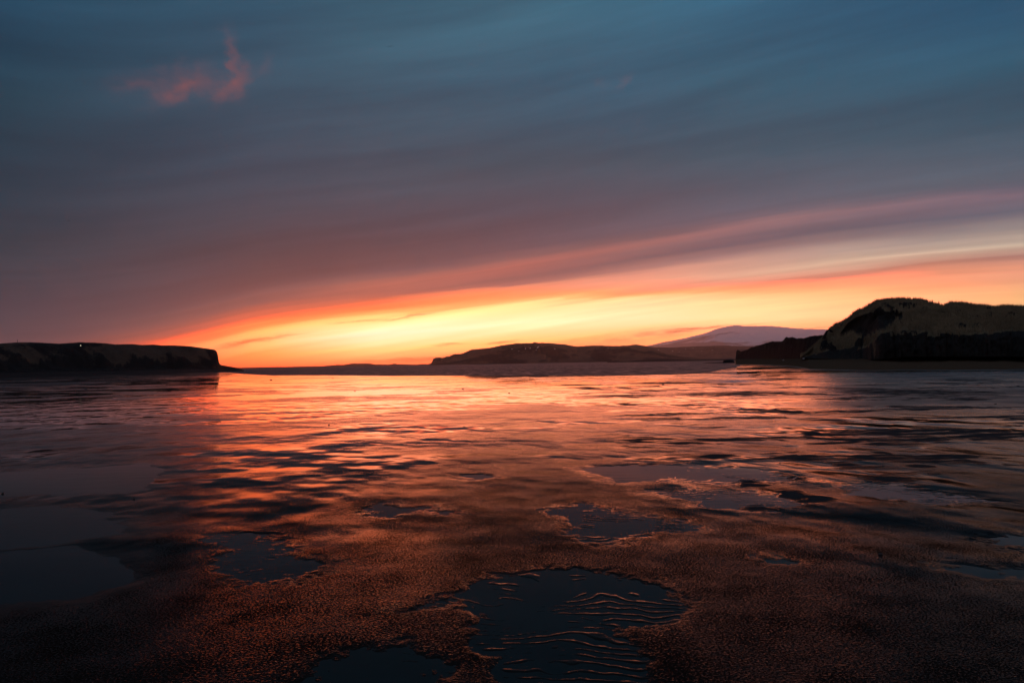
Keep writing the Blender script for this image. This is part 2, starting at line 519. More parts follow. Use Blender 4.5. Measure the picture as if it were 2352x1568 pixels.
# shoreline of the flat: distance over the azimuth
SHORE_PX = [(-150, 868, 290), (0, 864, 300), (300, 857, 380), (500, 853, 330), (560, 859, None), (620, 862, None), (900, 863, None), (1176, 863, None),
            (1450, 862, None), (1580, 859, None), (1640, 853, None), (1690, 844, None), (1705, 840, 180), (1725, 838, 330), (1800, 838, 330), (2400, 838, 330)]
sh_az, sh_r = [], []
for px, py, r in SHORE_PX:
    a = azel(px, py)[0]
    g = ground_pt(px, py)
    sh_az.append(a)
    sh_r.append(r if r else math.hypot(g[0], g[1]))


def shore_r(azd):
    r = np.interp(azd, sh_az, sh_r)
    return r * (1 + 0.02 * (fbm(azd * 0.8, azd * 0 + 3.0, 5, 4) - 0.5))


# bank at the right: waterline and inland rise
BANK_PX = [(1690, 837), (1787, 839), (1859, 848), (1979, 850.6), (2147, 850.6), (2352, 849), (2700, 850)]
bk = [ground_pt(*p) for p in BANK_PX]
bk_az = [azel(*p)[0] for p in BANK_PX]
bk_r = [math.hypot(p[0], p[1]) for p in bk]


# ------------------------------------------------------------------ sand flat
def px_poly(pts):
    return np.array([ground_pt(*p)[:2] for p in pts])


def poly_sd(P, X, Y):                         # signed distance, positive inside
    d = np.full(X.shape, 1e9)
    inside = np.zeros(X.shape, bool)
    n = len(P)
    for i in range(n):
        ax, ay = P[i]
        bx, by = P[(i + 1) % n]
        ex, ey = bx - ax, by - ay
        tt = np.clip(((X - ax) * ex + (Y - ay) * ey) / (ex * ex + ey * ey + 1e-9), 0, 1)
        d = np.minimum(d, np.hypot(X - ax - tt * ex, Y - ay - tt * ey))
        c = ((ay > Y) != (by > Y)) & (X < ex * (Y - ay) / (ey if abs(ey) > 1e-9 else 1e-9) + ax)
        inside ^= c
    return np.where(inside, d, -d)


POOLS = [
    # outline, ripple amplitude of the bed
    ([(936, 1407), (1037, 1351), (1143, 1317), (1250, 1297), (1356, 1303), (1440, 1323), (1524, 1345), (1575, 1401), (1552, 1429), (1418, 1446),
      (1440, 1474), (1485, 1524), (1500, 1600), (1150, 1600), (1160, 1513), (1110, 1474), (1104, 1424), (1048, 1384)], 1.0),
    ([(483, 1244), (511, 1230), (611, 1236), (667, 1272), (780, 1289), (735, 1328), (684, 1351), (600, 1340), (500, 1317)], 0.8),
    ([(869, 1160), (964, 1163), (1065, 1180), (1030, 1184), (960, 1174), (880, 1184)], 0.6),
    ([(1266, 1171), (1328, 1160), (1496, 1183), (1625, 1213), (1541, 1222), (1401, 1250), (1339, 1244)], 1.0),
    ([(768, 1527), (936, 1485), (1037, 1513), (1020, 1600), (690, 1600)], 0.7),
    ([(-80, 1090), (200, 1075), (340, 1062), (370, 1095), (300, 1128), (-80, 1142)], 0.0),
    ([(-60, 1180), (120, 1165), (235, 1180), (280, 1225), (120, 1245), (-80, 1250)], 0.0),
    ([(-80, 1286), (160, 1257), (272, 1282), (256, 1337), (160, 1366), (-80, 1390)], 0.0),
    ([(2240, 1240), (2420, 1228), (2420, 1262), (2300, 1262)], 0.4),
    ([(2130, 1305), (2230, 1298), (2420, 1310), (2420, 1335), (2250, 1322)], 0.5),
    ([(1752, 1286), (1790, 1284), (1835, 1292), (1805, 1299), (1770, 1296)], 0.5),
    ([(1040, 1093), (1110, 1088), (1160, 1096), (1100, 1101)], 0.2),
    ([(1320, 1075), (1450, 1062), (1640, 1068), (1780, 1080), (1860, 1100), (1700, 1120), (1560, 1105), (1400, 1102)], 0.7),
    ([(1500, 1130), (1640, 1122), (1800, 1140), (1880, 1160), (1760, 1172), (1600, 1160)], 0.9),
    ([(1880, 1110), (2060, 1105), (2140, 1130), (2280, 1150), (2100, 1150), (1960, 1135)], 0.9),
]
DRY = [  # cx, cy, half width, half height in the frame
    (2080, 900, 175, 12), (1362, 892, 29, 5), (1440, 892, 24, 2.5), (1440, 909, 110, 3.5), (1430, 928, 29, 3),
    (1703, 904, 190, 6), (1813, 950, 48, 5), (1919, 946, 62, 4), (1895, 964, 58, 6), (1732, 959, 29, 3), (1645, 983, 38, 3),
    (1972, 995, 105, 5), (2135, 1007, 72, 11), (2039, 1022, 86, 7), (1910, 1017, 86, 5), (2255, 991, 43, 7), (2173, 991, 29, 5),
    (1636, 1048, 43, 6), (1560, 1044, 30, 4), (1703, 1106, 43, 16), (1818, 1096, 29, 13), (1924, 1070, 34, 11), (2030, 1101, 58, 12),
    (1866, 1144, 34, 9), (1818, 1135, 38, 16), (1751, 1163, 43, 9), (2000, 1044, 29, 5), (2100, 1072, 29, 5), (2290, 1010, 60, 6),
    (1540, 880, 90, 2.5), (1800, 870, 70, 2.5), (90, 884, 90, 3), (170, 878, 70, 2), (1330, 884, 60, 2), (1600, 930, 50, 3),
]


def sand_height(X, Y):
    R = np.hypot(X, Y)
    A = np.degrees(np.arctan2(X, Y))
    near = 1 - sstep(R, 14, 26)
    # pools
    jag = (fbm(X * 2.6, Y * 2.6, 31, 6, 0.62) - 0.5) * 0.9
    jag3 = (fbm(X * 9.0, Y * 9.0, 33, 4, 0.65) - 0.5) * (1 - sstep(R, 6, 12))
    jag2 = (fbm(X * 0.7, Y * 0.9, 35, 4, 0.55) - 0.5) * 0.5
    depth = np.zeros(X.shape)
    dip = np.zeros(X.shape)
    rpl = np.zeros(X.shape)
    for pts, amp in POOLS:
        P = px_poly(pts)
        ctr = P.mean(0)
        sc = max(1.0, np.hypot(*ctr) / 4.5)
        sd = poly_sd(P, X, Y) / sc + (0.2 * jag3 if amp > 0 else 0) + jag * (0.35 if amp > 0 else 0.22) + jag2 * 0.25
        depth = np.maximum(depth, sstep(sd, -0.10, 0.14) if amp > 0 else 0.92 * sstep(sd, -0.30, 0.25))
        dip = np.maximum(dip, sstep(sd, -0.10, 0.14) if amp > 0 else 0.85 * sstep(sd, -0.30, 0.25))
        rpl = np.maximum(rpl, amp * sstep(sd, -0.02, 0.10))
    # sand ripples: wavy crests across the view, uneven height
    wob = (fbm(X * 1.3, Y * 1.0, 41, 3) - 0.5) * 0.55 + (fbm(X * 4.0, Y * 3.0, 44, 3) - 0.5) * 0.20
    ph = (Y + wob + 0.08 * X) / 0.083
    pf = ph % 1.0
    crest = np.where(pf < 0.36, pf / 0.36, (1 - pf) / 0.64) ** 1.1
    amp_n = fbm(X * 2.0, Y * 2.4, 47, 4, 0.6)
    amp_n = sstep(amp_n + 0.5 * (fbm(X * 7.0, Y * 5.0, 49, 3) - 0.5), 0.24, 0.52)
    h = 0.0065 + 0.004 * (fbm(X * 0.5, Y * 0.6, 51, 4) - 0.5) * near
    h = h - dip * (0.0165 - 0.004 * np.minimum(1, rpl))
    h = h + rpl * amp_n * crest * 0.0106
    # dry humps
    dry = np.zeros(X.shape)
    wx = X + (fbm(X * 0.35, Y * 0.5, 61, 5, 0.6) - 0.5) * 0.08 * R
    wy = Y + (fbm(X * 0.35, Y * 0.5, 67, 5, 0.6) - 0.5) * 0.06 * R
    for cx, cy, hw, hh in DRY:
        c = ground_pt(cx, cy)
        a = ground_pt(cx + hw, cy)
        b0, b1 = ground_pt(cx, cy - hh), ground_pt(cx, cy + hh)
        rx, ry = abs(a[0] - c[0]), 0.5 * abs(b1[1] - b0[1])
        d = ((wx - c[0]) / rx) ** 2 + ((wy - c[1]) / ry) ** 2
        dry = np.maximum(dry, np.clip(0.85 - 0.42 * d, 0, 1))
    reg = sstep(A, 2, 14) * sstep(R, 8.5, 12) * (1 - sstep(R, 34, 60)) + 0.55 * sstep(R, 22, 40) * (1 - sstep(R, 70, 120)) * sstep(A, -8, 8)
    dn = fbm(X * 0.42 + 0.25 * Y, Y * 1.1, 63, 6, 0.62)
    dry = np.maximum(dry, 0.85 * sstep(dn, 0.535, 0.64) * np.clip(reg, 0, 1))
    h = h + dry * 0.004
    # bank on the right
    br = np.interp(A, bk_az, bk_r)
    br = np.where(A < bk_az[0], 1e5, br) + 6 * (fbm(A * 0.5, A * 0, 71, 4) - 0.5)
    s_in = R - br
    bank = sstep(s_in, -3, 3.0)
    h = h + 1.35 * sstep(s_in, 0, 42) + bank * 0.05 * (fbm(X * 0.15, Y * 0.15, 73, 4))
    # sea edge
    sr = shore_r(A)
    fall = np.clip((R - sr) / 1.0, 0, 30) * (1 - bank) * (np.abs(A) < 60)
    h = h - fall * 0.012
    # ripple intensity of the film: calm bands between ruffled bands
    bx_ = X + 1.2 * (fbm(X * 0.5, Y * 0.5, 87, 3) - 0.5)
    band = 0.65 * fbm(bx_ * 0.30, Y * 0.42, 81, 6, 0.6) + 0.35 * fbm(X * 0.07, Y * 0.12, 83, 3, 0.5)
    ruff = np.interp(R, [2, 3.2, 4.5, 7, 10, 16, 30, 60, 120], [0.78, 0.98, 1.20, 0.88, 0.64, 0.40, 0.30, 0.28, 0.26])
    calm = np.interp(R, [2, 4.5, 7, 11, 18, 30], [0.95, 0.85, 0.50, 0.20, 0.06, 0.03])
    m_ = sstep(band - 0.022 * sstep(R, 12, 30), 0.48, 0.53)
    rip = ruff * (calm + (1 - calm) * m_)
    sheen = sstep(A, 20, 27) * sstep(R, 16, 24) * (1 - sstep(R, 66, 80))
    rip = np.maximum(rip, 0.85 * sheen * (0.6 + 0.8 * (band - 0.3)))
    rip = rip * (1 - 0.94 * depth)
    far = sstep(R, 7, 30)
    swale = sstep(R, 4.2, 6.5) * np.interp(R, [10, 16, 25, 40, 80], [1.0, 0.70, 0.32, 0.09, 0.02]) * (1 - depth)
    grain = (1 - 0.85 * sstep(R, 6.5, 16.0)) * (1 - depth) * (1 - sstep(R, 16, 26))
    return h, rip, dry, far, bank, swale, grain


azs = np.concatenate([np.arange(-180, -46, 6.0), np.linspace(-45, 45, 861), np.arange(51, 180, 6.0)])
rs = np.concatenate([[0.3, 1.0, 1.8], np.arange(2.4, 9.0, 0.0145)])
r = 9.0
st = 0.0145
while r < 460:
    rs = np.append(rs, r)
    st = min(st * 1.04, max(0.0145, r * 0.0085))
    r += st
AZ, RR = np.meshgrid(np.radians(azs), rs, indexing='xy')
X, Y = RR * np.sin(AZ), RR * np.cos(AZ)
h, rip, dry, far, bank, swale, grain = sand_height(X, Y)
V = np.stack([X, Y, h], -1).reshape(-1, 3)
V = np.vstack([V, [[0, 0, 0.0065]]])
nr, nc = X.shape
Q = grid_quads(nr, nc, wrap=True)[:, ::-1]
ctr = np.stack([np.full(nc, nr * nc), (np.arange(nc) + 1) % nc, np.arange(nc)], -1)
ap = lambda v, e: np.append(v.ravel(), e)
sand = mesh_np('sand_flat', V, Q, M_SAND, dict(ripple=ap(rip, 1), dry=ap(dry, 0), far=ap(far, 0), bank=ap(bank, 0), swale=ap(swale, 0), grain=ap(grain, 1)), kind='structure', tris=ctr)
print('sand quads', len(Q))

# still water of the tide pools, level with z = 0
pr = np.array([1.0, 5, 10, 20, 24])
pa = np.radians(np.linspace(-50, 50, 41))
PA, PR = np.meshgrid(pa, pr, indexing='xy')
pv = np.stack([PR * np.sin(PA), PR * np.cos(PA), np.zeros_like(PR)], -1).reshape(-1, 3)
mesh_np('pool_water', pv, grid_quads(len(pr), len(pa))[:, ::-1], M_POOL, kind='structure')

# the sea beyond the shoreline
sa = np.linspace(-80, 80, 321)
s0 = shore_r(sa) - 0.8
rows = [s0] + [s0 + (k ** 3) for k in (3, 5, 8, 12, 17, 24, 30)] + [np.full_like(sa, 12000), np.full_like(sa, 18800)]
sv = []
for rr in rows:
    sv.append(np.stack([rr * np.sin(np.radians(sa)), rr * np.cos(np.radians(sa)), np.zeros_like(sa)], -1))
sv = np.concatenate(sv)
mesh_np('sea', sv, grid_quads(len(rows), len(sa))[:, ::-1], M_SEA, kind='structure')


# ------------------------------------------------------------------ hills from a crest line
def ridge(name, crest, dist, depth, mat, step=2.0, rows_f=18, rows_b=8, p=1.6, rough=0.05, jag=0.0, nscale=1.0, seed=0, base_z=-0.3,
          rock=None, front=1.0, kind='structure', shelf=None):
    """crest: frame points of the skyline; dist: metres (number or frame-x table); depth: front and back extent in metres"""
    xs = np.arange(crest[0][0], crest[-1][0] + 0.1, step)
    cy = np.interp(xs, [c[0] for c in crest], [c[1] for c in crest])
    if jag:
        cy = cy - jag * ((fbm(xs * 0.11, xs * 0 + 1.3, seed + 3, 4, 0.6) - 0.5) * 2 + (fbm(xs * 0.42, xs * 0 + 5.3, seed + 5, 3, 0.6) - 0.5) * 1.3)
    D = np.full(xs.shape, float(dist)) if not isinstance(dist, list) else np.interp(xs, [d[0] for d in dist], [d[1] for d in dist])
    vs = np.concatenate([-np.linspace(1, 0, rows_f + 1) ** 1.2, np.linspace(0, 1, rows_b + 1)[1:]])
    P = np.zeros((len(vs), len(xs), 3))
    RK = np.zeros((len(vs), len(xs)))
    for j, (x, y, d) in enumerate(zip(xs, cy, D)):
        c = at_dist(x, y, d)
        u = c[:2] / np.hypot(*c[:2])
        P[:, j, 0] = u[0] * (d + vs * np.where(vs < 0, depth[0], depth[1]))
        P[:, j, 1] = u[1] * (d + vs * np.where(vs < 0, depth[0], depth[1]))
        P[:, j, 2] = c[2]
    n = fbm(P[..., 0] * nscale / depth[0] * 3, P[..., 1] * nscale / depth[0] * 3, seed, 5, 0.55) - 0.5
    n2 = 0.5 - np.abs(fbm(P[..., 0] * nscale / depth[0] * 5, P[..., 1] * nscale / depth[0] * 2, seed + 9, 4, 0.5) - 0.5) * 2
    av = np.abs(vs)[:, None]
    prof = np.where(vs[:, None] < 0, 1 - av ** p, 1 - av ** 2)
    if shelf is not None:
        prof = np.where(vs[:, None] < 0, np.interp(av[:, 0], shelf[0], shelf[1])[:, None], prof)
    win = np.sin(np.clip(av, 0, 1) * math.pi)
    H = P[..., 2] - base_z
    Z = base_z + H * np.clip(prof + win * rough * (n * 2 + n2), 0, 0.985 * np.where(av == 0, 1.02, 1))
    P[..., 2] = Z
    if rock is not None:
        RK = rock(xs[None, :], vs[:, None], Z, n)
    o = mesh_np(name, P.reshape(-1, 3), grid_quads(len(vs), len(xs)), mat, dict(rock=RK), kind=kind)
    return o


def bvh_of(o):
    me = o.data
    return BVHTree.FromPolygons([v.co[:] for v in me.vertices], [p.vertices[:] for p in me.polygons])


M_HEAD = mat_land('headland_turf', (0.045, 0.030, 0.022), (0.11, 0.074, 0.052), scale=0.05, bump=1.0)
M_HILL = mat_land('hill_heath', (0.070, 0.040, 0.028), (0.15, 0.095, 0.068), rock=(0.035, 0.022, 0.018), scale=0.006, bump=6.0)
M_ROCK = mat_land('dark_rock', (0.012, 0.010, 0.010), (0.030, 0.024, 0.023), scale=0.4, bump=0.4, use_rock=False)
M_DUNE = mat_land('dune_turf', (0.055, 0.042, 0.024), (0.28, 0.21, 0.115), rock=(0.020, 0.016, 0.013), scale=0.25, bump=0.25)
M_SNOW = mat_land('glacier_snow', (0.72, 0.72, 0.75), (0.88, 0.87, 0.89), rock=(0.24, 0.20, 0.20), scale=0.0006, bump=60.0)
M_ISLE = mat_land('far_shore', (0.03, 0.022, 0.018), (0.06, 0.045, 0.036), scale=0.01, bump=3.0, use_rock=False)

# far snow mountain
MOUNT = [(1380, 818), (1435, 806), (1470, 797), (1500, 791), (1520, 786.5), (1560, 779), (1600, 770), (1625, 763.5), (1640, 757), (1655, 752.5), (1672, 749.5),
         (1690, 747), (1712, 748.5), (1740, 748.5), (1770, 748.5), (1795, 750.5), (1815, 753), (1850, 755), (1895, 756), (1960, 757), (2050, 764), (2150, 776), (2260, 792), (2360, 808)]
mountain = ridge('mountain', MOUNT, 15000, (5000, 3500), M_SNOW, step=3, p=1.15, rough=0.10, jag=0.9, nscale=1.6, seed=101,
                 rock=lambda x, v, Z, n: 0.37 + 1.1 * n + 0.25 * (Z < 300) - 0.25 * sstep(Z, 360, 640))
# ridges between
RIDGE2 = [(1300, 812), (1400, 797), (1432, 793), (1440, 793.5), (1452, 791.5), (1462, 790.5), (1475, 793), (1500, 797), (1540, 798), (1600, 795), (1660, 793.5), (1720, 795), (1780, 798), (1850, 806), (1950, 812)]
ridge2 = ridge('hill', RIDGE2, 4600, (900, 900), M_HILL, step=2, p=1.3, rough=0.16, jag=0.5, nscale=2.0, seed=121,
               rock=lambda x, v, Z, n: 0.35 + 1.2 * n)
HILL = [(984, 836), (990, 834), (993, 829), (995, 824), (999, 821.5), (1012, 820.5), (1016, 822.5), (1024, 819.5), (1032, 818.8), (1042, 814), (1060, 812.5), (1067, 809.5), (1082, 802.5),
        (1100, 801), (1126, 798.5), (1150, 793), (1185, 788.5), (1215, 787.8), (1240, 787.2), (1262, 788.2), (1292, 790.5), (1310, 793.5), (1326, 795.8), (1355, 793.5), (1385, 793.4),
        (1420, 794.5), (1450, 793.5), (1475, 796), (1495, 800), (1515, 807), (1530, 812), (1560, 818), (1620, 823), (1690, 824.5)]
hill = ridge('hill', HILL, 2600, (520, 500), M_HILL, step=1.5, p=1.5, rough=0.20, jag=0.35, nscale=2.4, seed=141,
             rock=lambda x, v, Z, n: 0.30 + 1.6 * n + 0.25 * (v < -0.55))
# low far shore and islands left of the hill
ISLE = [(440, 849), (545, 844.5), (600, 843), (660, 842), (740, 840.5), (765, 838.3), (772, 837.4), (790, 837.5), (800, 835.5), (812, 834.2), (850, 834.3), (862, 836.5), (895, 836.8), (905, 834.5),
        (915, 835.8), (940, 836.5), (958, 837), (970, 835.3), (990, 836), (1010, 836)]
ridge('far_shore', ISLE, 5200, (700, 500), M_ISLE, step=2, p=1.2, rough=0.02, jag=0.2, seed=161, base_z=-0.5)
# dark spit in front of the hill
SPIT = [(1395, 831), (1440, 829.5), (1470, 826.8), (1500, 825), (1540, 824.6), (1600, 825.8), (1640, 825.2), (1700, 824.2), (1760, 823.5)]
ridge('spit', SPIT, 900, (60, 60), M_ROCK, step=2, p=1.2, rough=0.05, seed=171)

# left headland
HEAD = [(-260, 800), (-120, 792), (0, 788.8), (38, 786), (67, 785.8), (115, 788), (136, 789), (184, 785.8), (243, 788), (264, 790.6), (307, 790), (325, 792), (353, 791), (369, 793), (399, 792.7),
        (435, 794.7), (474, 800), (493, 803), (496, 805), (499, 809), (500.5, 815), (501.5, 822), (503, 832), (505, 836), (508, 838), (522, 840.3), (545, 844.4), (556, 847.5)]
HD = [(-260, 330), (0, 360), (300, 420), (500, 470), (560, 480)]
head = ridge('headland', HEAD, HD, (62, 90), M_HEAD, step=1.0, rows_f=34, p=1.6, rough=0.15, jag=0.25, nscale=3.0, seed=181, base_z=-0.1,
             shelf=([0, 0.10, 0.30, 0.45, 0.52, 0.58, 0.72, 1.0], [1, 0.97, 0.80, 0.52, 0.30, 0.16, 0.10, 0.0]),
             rock=lambda x, v, Z, n: 0.25 + 1.2 * n + 0.7 * sstep(-v, 0.42, 0.58) + 0.5 * sstep(x, 462, 490) * (v < -0.12) + 0.35 * (x < 235))
# tidal shelf of dark rock in front of the headland
SHELF = [(-200, 857.5), (-50, 857), (0, 856.5), (120, 854), (260, 851.8), (400, 849), (480, 847.8), (522, 847.6), (548, 848.3), (560, 849.5)]
ridge('rock_shelf', SHELF, [(-200, 300), (0, 310), (300, 360), (560, 400)], (40, 30), M_ROCK, step=2, p=1.5, rough=0.10, jag=0.3, nscale=1.5, seed=191, base_z=-0.05)

# ------------------------------------------------------------------ dune hill on the right
CREST = [(1840, 819), (1850, 813), (1865, 799), (1880, 785), (1893, 772), (1905, 757), (1912, 750), (1922, 742.6), (1931, 741), (1942, 734), (1951, 729), (1960, 718.6), (1975, 711), (1991, 704), (2003, 697), (2015, 690), (2040, 687), (2063, 685.5),
         (2090, 686), (2111, 687), (2125, 690.5), (2140, 696), (2167, 702.5), (2176, 698.5), (2184, 694.6), (2205, 694), (2231, 699.4), (2260, 702.5), (2289, 705.4), (2303, 702), (2352, 704), (2420, 700), (2520, 704), (2640, 716), (2760, 740)]
BASEY = [(1840, 820), (1900, 821), (1990, 824), (2020, 821), (2075, 815.5), (2352, 815), (2760, 813)]
STOP = [(1840, 819.5), (1865, 812), (1900, 800), (1960, 797), (1990, 794), (2010, 782), (2028, 775), (2060, 772), (2150, 775), (2260, 776), (2352, 771), (2760, 770)]   # top of the lower scarp
xs = np.concatenate([np.arange(1840, 2380, 1.0), np.arange(2380, 2761, 4.0)])
cr = np.interp(xs, *zip(*CREST)) - 0.8 * (fbm(xs * 0.16, xs * 0, 203, 3) - 0.5) * 2
ba = np.interp(xs, *zip(*BASEY))
sp = np.interp(xs, *zip(*STOP)) + 14 * (fbm(xs * 0.022, xs * 0, 205, 5, 0.6) - 0.5)
d_base = np.interp(xs, [1840, 1990, 2020, 2352, 2760], [132, 112, 104, 98, 98]) + 9 * (fbm(xs * 0.03, xs * 0 + 4, 207, 5, 0.6) - 0.5)
d_crest = np.interp(xs, [1840, 1900, 2015, 2110, 2170, 2352, 2760], [136, 138, 136, 134, 132, 130, 130])
scarp = sstep(xs, 1980, 2030)                                       # the lower face is a dark cut bank only on the right
vs = np.concatenate([np.linspace(0, 1, 15), 1 + np.linspace(0, 1, 34)[1:], 2 + np.linspace(0, 1, 8)[1:]])
DP = np.zeros((len(vs), len(xs), 3))
DRK = np.zeros((len(vs), len(xs)))
for j, x in enumerate(xs):
    pb, ps, pc = at_dist(x, ba[j], d_base[j]), None, at_dist(x, cr[j], d_crest[j])
    d_sc = d_base[j] + 4.0 + 6 * (1 - scarp[j])
    ps = at_dist(x, sp[j], d_sc)
    u = pc[:2] / np.hypot(*pc[:2])
    for i, v in enumerate(vs):
        if v <= 1:
            d = d_base[j] + (d_sc - d_base[j]) * v
            z = pb[2] - 0.15 + (ps[2] - pb[2] + 0.15) * (v ** (1.0 - 0.2 * scarp[j]))
        elif v <= 2:
            q_ = v - 1
            d = d_sc + (d_crest[j] - d_sc) * q_
            z = ps[2] + (pc[2] - ps[2]) * (q_ ** 0.85 * (1 - 0.25 * q_ * (1 - q_)))
        else:
            q_ = v - 2
            d = d_crest[j] + 40 * q_
            z = pc[2] * (1 - q_ ** 1.6) - 0.5 * q_
        DP[i, j] = (u[0] * d, u[1] * d, z)
# the dark rock face high on the left flank, hummocks on the slopes
VV, XX = np.meshgrid(vs, xs, indexing='ij')
SYp = np.zeros_like(VV)
hol = fbm(DP[..., 0] * 0.28, DP[..., 1] * 0.28, 211, 5, 0.55) - 0.5
hol2 = fbm(DP[..., 0] * 0.9, DP[..., 1] * 0.9, 215, 4, 0.55) - 0.5
win = np.clip(np.sin(np.clip((VV - 1), 0, 1) * math.pi), 0, 1)
hol3 = np.abs(fbm(DP[..., 0] * 0.16 + 5, DP[..., 1] * 0.22, 217, 4, 0.5) - 0.5) * 2
DP[..., 2] += win * (hol * 2.6 + hol2 * 1.0 - 1.6 * (hol3 - 0.3))
DP[..., 2] += (VV <= 1) * np.sin(np.clip(VV, 0, 1) * math.pi) * hol2 * 0.5
sc_n = (VV <= 1.05) * scarp[None, :]
du = sc_n * (2.6 * (fbm(XX * 0.05, VV * 2.2, 241, 5, 0.6) - 0.5) + 1.2 * (fbm(XX * 0.16, VV * 5.0, 243, 4, 0.6) - 0.5))
uu = DP[..., :2] / np.linalg.norm(DP[..., :2], axis=-1, keepdims=True)
DP[..., 0] += uu[..., 0] * du
DP[..., 1] += uu[..., 1] * du
# project to frame position of each vertex for the rock mask of the upper face
rel = DP - EYE
zc = rel @ FWD
PXX = CX + F_PX * (rel @ RT) / zc
PYY = CY - F_PX * (rel @ UP) / zc
FACE = np.array([(1926, 771), (1945, 742), (1962, 730), (1990, 719), (2035, 714), (2078, 716), (2074, 731), (2058, 733), (2048, 750), (2020, 762), (1994, 774), (1975, 772), (1955, 763), (1935, 771)])
fsd = poly_sd(FACE, PXX, PYY) + 6 * hol2
face = sstep(fsd, -2.5, 3.0) * (VV < 1.97)
DRK = np.maximum(face, 0)
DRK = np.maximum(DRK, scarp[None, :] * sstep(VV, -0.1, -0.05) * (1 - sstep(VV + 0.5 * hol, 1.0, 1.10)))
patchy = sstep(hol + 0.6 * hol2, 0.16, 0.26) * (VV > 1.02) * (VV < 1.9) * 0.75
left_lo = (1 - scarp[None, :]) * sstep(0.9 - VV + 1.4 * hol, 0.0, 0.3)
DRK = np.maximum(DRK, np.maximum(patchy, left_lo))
# the face is cut back into the slope
u2 = DP[..., :2] / np.linalg.norm(DP[..., :2], axis=-1, keepdims=True)
cut = sstep(fsd, -1.0, 12.0) * 1.6
DP[..., 0] += u2[..., 0] * cut
DP[..., 1] += u2[..., 1] * cut
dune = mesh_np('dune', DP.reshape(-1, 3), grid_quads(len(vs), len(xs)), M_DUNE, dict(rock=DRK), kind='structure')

# rocky point running out to the left of the dune
POINT = [(1688, 832), (1690, 820), (1691, 806), (1694, 803), (1698, 805), (1702, 807), (1708, 805.5), (1716, 803), (1725, 796.6), (1733, 795), (1751, 790.6), (1764, 786.5), (1775, 783.4), (1785, 784.2), (1797, 783.4), (1801, 779), (1805, 774),
         (1812, 775.5), (1822, 774), (1830, 777), (1843, 777.4), (1856, 773.5), (1869, 771.4), (1890, 769.6), (1900, 775), (1915, 790), (1930, 806), (1945, 818)]
ridge('rocky_point', POINT, [(1688, 285), (1740, 240), (1800, 190), (1870, 150), (1945, 130)], (14, 12), M_ROCK, step=0.6, rows_f=22, rows_b=8, p=2.2, rough=0.22, jag=1.3, nscale=3.0, seed=221, base_z=0.0)
TAIL = [(1612, 834), (1625, 832.5), (1648, 831.6), (1660, 831), (1695, 829.5), (1760, 829), (1800, 831)]
ridge('rock_shelf', TAIL, [(1612, 300), (1700, 282), (1800, 200)], (14, 10), M_ROCK, step=1.0, rough=0.2, jag=0.4, nscale=3.0, seed=231, base_z=-0.1)

# ------------------------------------------------------------------ beach grass on the dune
cell = DP[:-1, :-1]
ok = (DRK[:-1, :-1] < 0.35) & (VV[:-1, :-1] > 0.05) & (VV[:-1, :-1] < 2.15)
ii, jj = np.nonzero(ok)
area = np.linalg.norm(np.cross(DP[1:, :-1] - cell, DP[:-1, 1:] - cell), axis=-1)[ii, jj]
N_T = 26000
pick = rng.choice(len(ii), N_T, p=area / area.sum())
fi, fj = rng.random(N_T)[:, None], rng.random(N_T)[:, None]
i0, j0 = ii[pick], jj[pick]
base = (DP[i0, j0] * (1 - fi) * (1 - fj) + DP[i0 + 1, j0] * fi * (1 - fj) + DP[i0, j0 + 1] * (1 - fi) * fj + DP[i0 + 1, j0 + 1] * fi * fj)
gvs, gts = [], []
NB = 4
for b in range(NB):
    th = rng.random(N_T) * 2 * math.pi
    hh = 0.22 + 0.38 * rng.random(N_T)
    lean = 0.15 + 0.35 * rng.random(N_T)
    off = (rng.random((N_T, 2)) - 0.5) * 0.3
    p0 = base.copy()
    p0[:, :2] += off
    p0[:, 2] -= 0.06
    side = np.stack([np.cos(th), np.sin(th), 0 * th], -1) * 0.035
    tip = p0 + np.stack([np.sin(th) * lean * hh, -np.cos(th) * lean * hh, hh], -1)
    n0 = sum(len(g) for g in gvs)
    gvs += [p0 - side, p0 + side, tip]
    idx = np.arange(N_T)
    gts.append(np.stack([n0 + idx, n0 + N_T + idx, n0 + 2 * N_T + idx], -1))
M_GRASS = mat_plain('dry_grass', (0.25, 0.185, 0.100), 0.9, 0.75, 0.30)
gr = mesh_np('beach_grass', np.concatenate(gvs), None, M_GRASS, smooth=False, kind='stuff', tris=np.concatenate(gts))
gr['label'] = 'dry beach grass covering the dune hill on the right'
gr['category'] = 'grass'


# ------------------------------------------------------------------ stones
def rock_mesh(name, seed, flat=0.65, sub=3, ang=0.32):
    import bmesh
    bm = bmesh.new()
    bmesh.ops.create_icosphere(bm, subdivisions=sub, radius=1.0)
    r_ = random.Random(seed)
    planes = [(Vector((r_.uniform(-1, 1), r_.uniform(-1, 1), r_.uniform(-0.6, 1))).normalized(), r_.uniform(0.62, 0.92)) for _ in range(9)]
    for v in bm.verts:
        for n, d in planes:
            k = v.co.dot(n) - d
            if k > 0:
                v.co -= n * k * 0.85
        v.co *= 1 + 0.06 * math.sin(v.co.x * 5 + seed) * math.cos(v.co.y * 6 + v.co.z * 4)
        v.co.z *= flat
        if v.co.z < -0.25:
            v.co.z = -0.25
    me = bpy.data.meshes.new(name)
    bm.to_mesh(me)
    bm.free()
    return me


